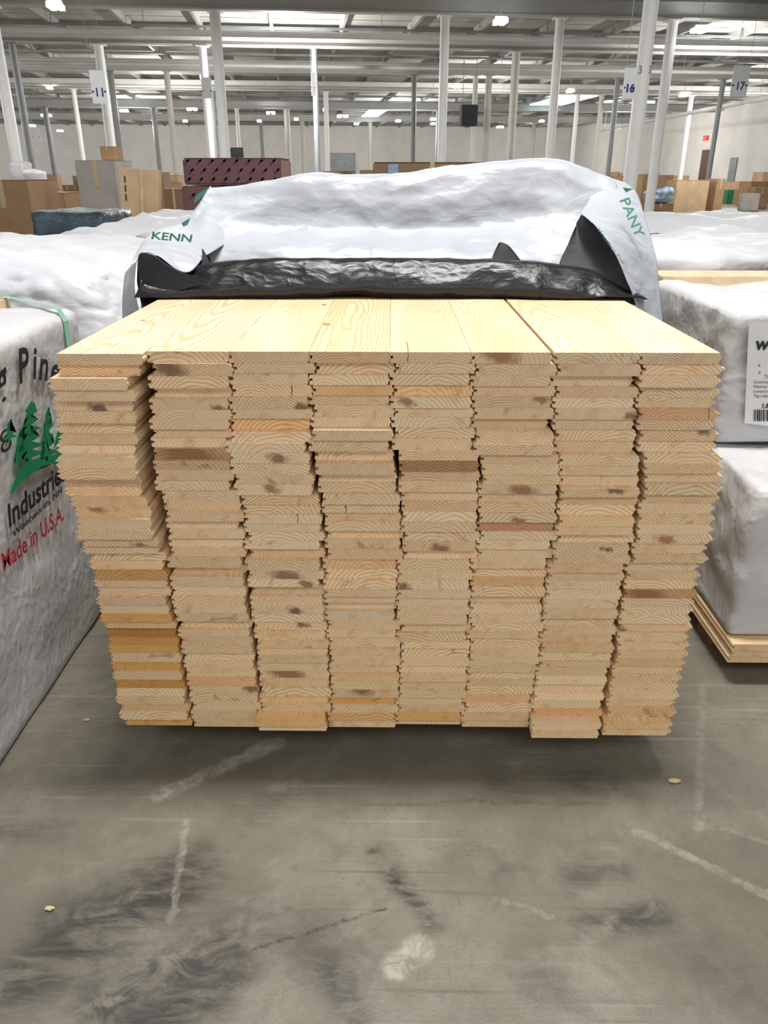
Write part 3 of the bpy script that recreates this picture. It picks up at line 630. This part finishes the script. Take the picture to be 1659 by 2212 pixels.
patch('black_lining', [rb0, rb1, rb2, rb3, rb4], M['black'], wr, 150, 44, .012, 5., 1.3)
w0 = Yp([(400, 600), (500, 600), (700, 600), (900, 600), (1100, 600), (1260, 610)], 2.60)
w1 = Yp([(430, 545), (520, 540), (700, 540), (900, 545), (1100, 545), (1240, 545)], 2.66)
w2 = Yp([(418, 480, 2.76), (520, 490, 2.76), (700, 495, 2.79), (900, 498, 2.80), (1100, 480, 2.78), (1262, 470, 2.76)])
w3 = Yp([(430, 440), (520, 430), (700, 425), (900, 425), (1100, 410), (1330, 425)], 2.81)
w4 = Yp([(452, 403), (600, 384), (740, 374), (860, 371), (980, 360), (1080, 352), (1160, 346), (1235, 350), (1318, 378)], 2.88)
w5 = [Vector((p.x*1.02, 3.08, p.z-.05)) for p in w4]
w6 = [Vector((p.x*1.0, 3.3, ZT+.06)) for p in w4]
patch('white_flap', [w0, w1, w2, w3, w4, w5, w6], M['white'], wr, 190, 110, .017, 4.2, 8.1)
l0 = Yp([(455, 402, 2.89), (400, 478, 2.78), (330, 503, 2.66), (292, 545, 2.58), (268, 610, 2.54), (263, 720, 2.54)])
l1 = Yp([(470, 440, 2.84), (425, 510, 2.66), (365, 525, 2.55), (298, 550, 2.50), (276, 620, 2.50), (280, 715, 2.52)])
l2 = Yp([(500, 520, 2.74), (445, 552, 2.56), (402, 588, 2.46), (318, 546, 2.46), (290, 600, 2.47), (306, 700, 2.50)])
patch('white_curl', [l0, l1, l2], M['white'], wr, 60, 24, .006, 6., 2.)
b0 = Yp([(300, 548, 2.53), (345, 552, 2.60), (440, 545, 2.62), (458, 585, 2.58)])
b1 = Yp([(296, 610, 2.50), (340, 615, 2.56), (400, 610, 2.58), (430, 600, 2.56)])
b2 = Yp([(308, 672, 2.46), (330, 664, 2.47), (350, 656, 2.48), (380, 640, 2.50)])
patch('black_inner_corner', [b0, b1, b2], M['navy'], wr, 40, 30, .004, 5., 4.)
# the lining shows inside the turned-up left corner, in front of the curl
d0 = Yp([(308, 545, 2.455), (335, 552, 2.45), (362, 572, 2.45), (402, 592, 2.45), (428, 596, 2.45)]); d1 = Yp([(298, 560, 2.452), (306, 590, 2.45), (330, 610, 2.448), (385, 612, 2.448), (430, 606, 2.45)]); d2 = Yp([(302, 640, 2.45), (312, 640, 2.448), (340, 640, 2.445), (385, 628, 2.446), (432, 615, 2.448)])
patch('black_inner_corner', [d0, d1, d2], M['navy'], wr, 30, 16, .001, 5., 2.)
d0 = Yp([(437, 536, 2.55), (448, 555, 2.53), (464, 592, 2.51)]); d1 = Yp([(436, 540, 2.545), (436, 565, 2.52), (422, 594, 2.50)])
patch('black_fold', [d0, d1], M['navy'], wr, 16, 8, .001, 6., 6.)
r0 = Yp([(1300, 378, 2.89), (1368, 406, 2.84), (1398, 480, 2.72), (1422, 580, 2.60), (1434, 720, 2.54)])
r1 = Yp([(1280, 420, 2.82), (1320, 440, 2.72), (1352, 500, 2.60), (1385, 590, 2.54), (1405, 700, 2.50)])
r2 = Yp([(1255, 462, 2.68), (1272, 474, 2.60), (1312, 522, 2.50), (1348, 592, 2.46), (1376, 662, 2.45)])
patch('white_corner', [r0, r1, r2], M['white'], wr, 70, 30, .007, 6., 5.)
c0 = Yp([(1257, 462, 2.69), (1275, 476, 2.62), (1313, 522, 2.52), (1350, 592, 2.48), (1376, 660, 2.465)])
c1 = Yp([(1245, 485, 2.68), (1255, 520, 2.62), (1275, 560, 2.56), (1300, 610, 2.50), (1330, 650, 2.47)])
c2 = Yp([(1240, 490, 2.66), (1228, 525, 2.62), (1208, 575, 2.57), (1225, 610, 2.50), (1270, 645, 2.48)])
patch('black_inner_corner', [c0, c1, c2], M['navy'], wr, 40, 24, .004, 5., 6.)
d0 = Yp([(1080, 523, 2.64), (1100, 532, 2.63), (1130, 570, 2.60)]); d1 = Yp([(1078, 524, 2.63), (1062, 560, 2.59), (1075, 580, 2.57)])
patch('black_fold', [d0, d1], M['navy'], wr, 16, 8, .001, 6., 6.)
wrapbox('rear_cover', (-.80, 3.0, .30), (.80, 5.0, ZT+.05), M['white'], wr, step=.06, r=.03, amp=.012, sc=4, seed=2, bottom=False, front=False)
def meas(body):
    cu = bpy.data.curves.new('t', 'FONT'); cu.body = body; cu.size = 1; o = bpy.data.objects.new('t', cu); me = bpy.data.meshes.new_from_object(o); bpy.data.objects.remove(o)
    return max(v.co.x for v in me.vertices)
def txtpx(body, p, q, up, Y0, Y1, mat, parent, bold=0.):
    a = aY(p[0], p[1], Y0); b = aY(q[0], q[1], Y1); xd = (b-a); u = aY(p[0]+up[0], p[1]+up[1], Y0)-a
    sz = u.length/.7
    return text(body, sz, a, xd, u, mat, parent, xs=xd.length/(meas(body)*sz), bold=bold)
txtpx('KENN', (325, 516), (412, 523), (3, -16), 2.50, 2.53, M['green'], wr, .0008)
txtpx('PANY', (1338, 432), (1374, 514), (20, -8), 2.60, 2.56, M['green'], wr, .0008)
txtpx('Weather Pro', (1290, 496), (1345, 572), (6, -5), 2.50, 2.46, M['green'], wr)
for pts in ([(392, 482), (412, 470), (405, 486), (396, 490)], [(425, 420), (452, 404), (440, 424), (418, 440)], [(1345, 405), (1368, 408), (1352, 416)]):
    bm = bmesh.new(); poly(bm, Yp(pts, 2.60)); mo('printed_trim', bm, M['green'], wr)
# ---------------------------------------------------------------- left packs
LX = -1.06
t = thing('lumber_pack', (-1.6, 1.4, 0), 'white wrapped lumber pack with green tree logo at the left edge', 'lumber pack', 'wrapped lumber packs')
wrapbox('wrap', (-2.3, .55, .0), (LX+.002, 2.64, 1.07), M['white2'], t, step=.03, r=.03, amp=.012, sc=4., seed=1)
X0 = LX+.014
def tx(body, p, q, h, mat, sh=0., bold=0.):
    a = aX(p[0], p[1], X0); b = aX(q[0], q[1], X0); xd = b-a; sz = h/.7
    up = Vector((1, 0, 0)).cross(xd.normalized()); up = up if up.z > 0 else -up
    return text(body, sz, a, xd, up, mat, t, shear=sh, xs=xd.length/(meas(body)*sz), bold=bold)
for ch, y, z, rot in [('g', 1.985, .935, 6), ('P', 2.105, .945, -4), ('i', 2.192, .938, -10), ('n', 2.228, .928, -17), ('e', 2.297, .902, -24)]:
    a_ = math.radians(rot); xd = Vector((0, math.cos(a_), math.sin(a_))); text(ch, .130, (X0, y, z), xd, Vector((0, -math.sin(a_), math.cos(a_))), M['ink'], t, shear=.3, bold=.003)
tx('Industries', (18, 1141), (141, 1034), .060, M['ink'], .2, .0025)
tx('Wentworth, NH', (27, 1163), (134, 1064), .018, M['ink'], .25, .0006)
tx('Made in U.S.A.', (6, 1236), (138, 1122), .050, M['red'], .1, .0014)
tx('8', (1, 985), (27, 966), .060, M['ink'], .1, -.0004)
def conifer(cx, top, bot, hw, n, seed):
    random.seed(seed); R_, L_ = [], []
    for i in range(n):
        f1 = (i+1)/n; w_ = hw*(.2+.8*f1); yb = top+(bot-top)*f1; h_ = (bot-top)/n
        R_ += [(cx+w_*random.uniform(.75, 1.1)+2, yb-h_*.75), (cx+w_*.4, yb-h_*.25), (cx+w_*.12, yb-h_*.1)]
        L_ += [(cx-w_*random.uniform(.75, 1.1)+2, yb+h_*.25), (cx-w_*.4, yb+h_*.15), (cx-w_*.12, yb-h_*.1)]
    pts = [(cx+3, top)]+R_+[(cx+2.5, bot+8), (cx-2.5, bot+8)]+L_[::-1]
    bm = bmesh.new(); f = poly(bm, [aX(x, y, X0+.001) for x, y in pts]); bmesh.ops.triangulate(bm, faces=[f]); mo('printed_tree', bm, M['greenl'], t)
conifer(64, 866, 990, 34, 7, 1); conifer(20, 905, 948, 16, 5, 2); conifer(101, 878, 988, 20, 6, 3); conifer(127, 905, 975, 14, 5, 4); conifer(40, 925, 1000, 13, 4, 5)
bm = bmesh.new(); f = poly(bm, [aX(x, y, X0+.001) for x, y in [(22, 1066), (30, 1040), (44, 1012), (56, 1000), (80, 990), (140, 978), (140, 998), (112, 1002), (84, 1010), (62, 1026), (42, 1048), (28, 1066)]]); bmesh.ops.triangulate(bm, faces=[f]); mo('printed_hill', bm, M['greenl'], t)
sp = [Vector((-2.2, 2.645, 1.106)), Vector((-1.30, 2.645, 1.106)), Vector((-1.16, 2.60, 1.085)), Vector((-1.08, 2.53, 1.082)), Vector((-1.050, 2.50, 1.05)), Vector((-1.044, 2.48, .95)), Vector((-1.046, 2.48, .4)), Vector((-1.046, 2.48, .02))]
bm = bmesh.new(); A = [(bm.verts.new(p+Vector((-.004, -.009, 0))), bm.verts.new(p+Vector((.004, .009, 0)))) for p in sp]
for a, b in zip(A, A[1:]): bm.faces.new((a[0], a[1], b[1], b[0]))
mo('strap', bm, M['strap'], t)
bm = bmesh.new(); box(bm, (-2.25, 2.48, 1.05), (-1.30, 2.67, 1.10), .003); mo('exposed_board', bm, M['plank'], t)
LW = 'white wrapped lumber pack '
t2 = thing('lumber_pack', (-1.8, 3.6, 0), LW+'behind the tree-logo pack at left', 'lumber pack', 'wrapped lumber packs')
wrapbox('wrap', (-2.7, 2.84, .0), (-1.02, 4.55, 1.18), M['white3'], t2, step=.035, r=.05, amp=.05, sc=2.8, seed=5, sag=.02)
V3 = lambda l: [Vector((p[0], p[1]+.06, p[2])) for p in l]
patch('loose_sheet', [V3([(-1.75, 3.2, 1.19), (-1.4, 3.2, 1.20), (-1.1, 3.15, 1.19), (-.93, 3.1, 1.10)]), V3([(-1.75, 2.84, 1.19), (-1.4, 2.82, 1.19), (-1.1, 2.80, 1.17), (-.92, 2.85, 1.06)]),
                      V3([(-1.72, 2.74, 1.13), (-1.4, 2.72, 1.11), (-1.08, 2.70, 1.08), (-.90, 2.76, .98)]), V3([(-1.7, 2.73, 1.0), (-1.4, 2.71, .96), (-1.05, 2.68, .92), (-.88, 2.74, .85)]), V3([(-1.7, 2.73, .85), (-1.4, 2.71, .8), (-1.02, 2.70, .66), (-.90, 2.78, .6)])],
      M['white3'], t2, 80, 70, .030, 5., 3.)
t2 = thing('lumber_pack', (-1.6, 5.6, 0), 'farthest '+LW+'on the left', 'lumber pack', 'wrapped lumber packs')
wrapbox('wrap', (-1.95, 4.68, .0), (-.95, 6.9, 1.20), M['white3'], t2, step=.05, r=.05, amp=.05, sc=2.4, seed=9, sag=.03)
t2 = thing('lumber_pack', (-4, 4., 0), LW+'beyond the left edge of the packs', 'lumber pack', 'wrapped lumber packs')
wrapbox('wrap', (-4.6, 2.9, .0), (-2.95, 4.9, 1.10), M['white3'], t2, step=.09, r=.05, amp=.025, sc=2., seed=12)
# ---------------------------------------------------------------- right packs
t = thing('lumber_pack', (1.7, 2.6, .14), 'lower wrapped lumber pack on the right resting on pale boards', 'lumber pack', 'wrapped lumber packs')
wrapbox('wrap', (1.05, 2.06, .150), (2.3, 3.22, .66), M['white2'], t, step=.022, r=.03, amp=.024, sc=5., seed=15)
text('11.08A', .035, (1.14, 2.050, .59), (1, 0, 0), (0, 0, 1), M['ink'], t)
t = thing('lumber_pack', (1.7, 2.8, .67), 'upper wrapped lumber pack on the right bearing a paper label', 'lumber pack', 'wrapped lumber packs')
wrapbox('wrap', (1.045, 2.40, .675), (2.3, 3.16, 1.095), M['white2'], t, step=.022, r=.018, amp=.018, sc=5., seed=19)
bm = bmesh.new(); box(bm, (1.06, 3.14, .90), (2.3, 3.36, 1.115), .003); mo('exposed_board', bm, M['plank'], t)
YF = 2.379
bm = bmesh.new(); poly(bm, [aY(x, y, YF) for x, y in [(1618, 692), (1760, 702), (1740, 930), (1608, 914)]]); lb = mo('label_sheet', bm, M['colw'], t)
def lt(body, px, py, hpx, mk='ink', bold=0.):
    a = aY(px, py, YF-.003); h = (aY(px, py-hpx, YF-.003)-a).length/.7
    text(body, h, a, (1, 0, 0), (0, 0, 1), M[mk], lb, bold=bold)
lt('WO', 1632, 755, 17, bold=.0022); lt('6', 1638, 792, 6); lt('0', 1638, 808, 6); lt('To', 1650, 817, 7)
for i, s in enumerate(['Customer:', 'Material:', 'Location:', 'Tag Label:']): lt(s, 1627, 828+i*10, 6)
lt('1,8', 1644, 881, 9, bold=.0006)
x = 1628; random.seed(3); bm = bmesh.new()
while x < 1700:
    w = random.choice([1, 2, 3]); poly(bm, [aY(x, 910, YF-.003), aY(x+w, 910, YF-.003), aY(x+w, 885, YF-.003), aY(x, 885, YF-.003)]); x += w+random.choice([1.4, 2.4])
mo('barcode', bm, M['ink'], lb)
for l in range(3):
    for c in range(2):
        o = bpy.data.objects.new('pine_board', BS[l % 2]); COL.objects.link(o); o.location = (1.06+c*.181+(l % 2)*.004, 2.03+.006*(l % 3), .148-(l+1)*.0253); o.color = (.93, .9, .84, 1)
        tag(o, '%s board of the %s row under the lower right wrapped pack' % (['top', 'middle', 'bottom'][l], ['left', 'right'][c]), 'board', 'boards under the right pack')
for i, y in enumerate([2.25, 3.0]):
    bm = bmesh.new(); box(bm, (1.08, y, .001), (1.5, y+.09, .071), .004); tag(mo('wooden_bearer', bm, M['bearer'], loc=(1.2, y, 0)), '%s flat bearer beneath the right wrapped packs' % ['nearer', 'farther'][i], 'bearer')
t = thing('lumber_pack', (1.8, 4.2, 0), LW+'right behind the labelled right pack', 'lumber pack', 'wrapped lumber packs')
wrapbox('wrap', (1.02, 3.42, 0), (3.0, 5.1, 1.18), M['white3'], t, step=.04, r=.05, amp=.05, sc=2.8, seed=23, sag=.02)
t = thing('lumber_pack', (1.8, 6, 0), 'farthest '+LW+'on the right', 'lumber pack', 'wrapped lumber packs')
wrapbox('wrap', (1.15, 5.2, 0), (4.2, 7.0, 1.19), M['white3'], t, step=.05, r=.05, amp=.06, sc=2.4, seed=27, sag=.03)
for px, py, r, s, lab in [(1456, 1690, .012, 3, 'small pale wood chip on the floor at right'), (108, 1965, .010, 5, 'small white crumb on the floor at lower left'), (188, 1557, .008, 7, 'tiny pale chip on the floor near the left pack')]:
    p = aZ(px, py, 0); bm = bmesh.new(); bmesh.ops.create_icosphere(bm, subdivisions=2, radius=1)
    for v in bm.verts: v.co = Vector((v.co.x*r*(1.5 if s == 3 else 1), v.co.y*r*.6, v.co.z*r*.4+r*.36))*(1+.3*noise.noise(v.co*2+Vector((s, 0, 0))))+Vector((p.x, p.y, 0.001))
    tag(mo('wood_chip', bm, M['chip'], loc=(p.x, p.y, 0)), lab, 'wood chip')
# ---------------------------------------------------------------- lights
def area(x, y, z, sx, sy, P, col=(1, .98, .95)):
    l = bpy.data.lights.new('area', 'AREA'); l.shape = 'RECTANGLE'; l.size = sx; l.size_y = sy; l.energy = P; l.color = col
    o = bpy.data.objects.new('overhead_lamp', l); COL.objects.link(o); o.location = (x, y, z)
area(.3, 2.25, 5.5, 2.2, .6, 310)
area(0, -3.5, 5.5, 12, 2.5, 320)
area(0, 11, 5.5, 26, 3, 700)
area(0, 19, 5.5, 34, 2.5, 1100)
for (e, d) in [(-16, 30), (0, 30), (16, 30), (-22, 43), (-6, 43), (10, 43), (24, 43), (-28, 60), (-10, 60), (8, 60), (24, 60), (-30, 80), (-12, 80), (6, 80), (23, 80)]:
    l = bpy.data.lights.new('p', 'POINT'); l.energy = 950; l.shadow_soft_size = .12; l.color = (1, .97, .93); o = bpy.data.objects.new('high_bay_bulb', l); COL.objects.link(o); o.location = W(e, d, 4.35)
w = bpy.data.worlds.new('world'); S.world = w; w.use_nodes = True; w.node_tree.nodes['Background'].inputs[0].default_value = (.98, .98, 1, 1); w.node_tree.nodes['Background'].inputs[1].default_value = .92
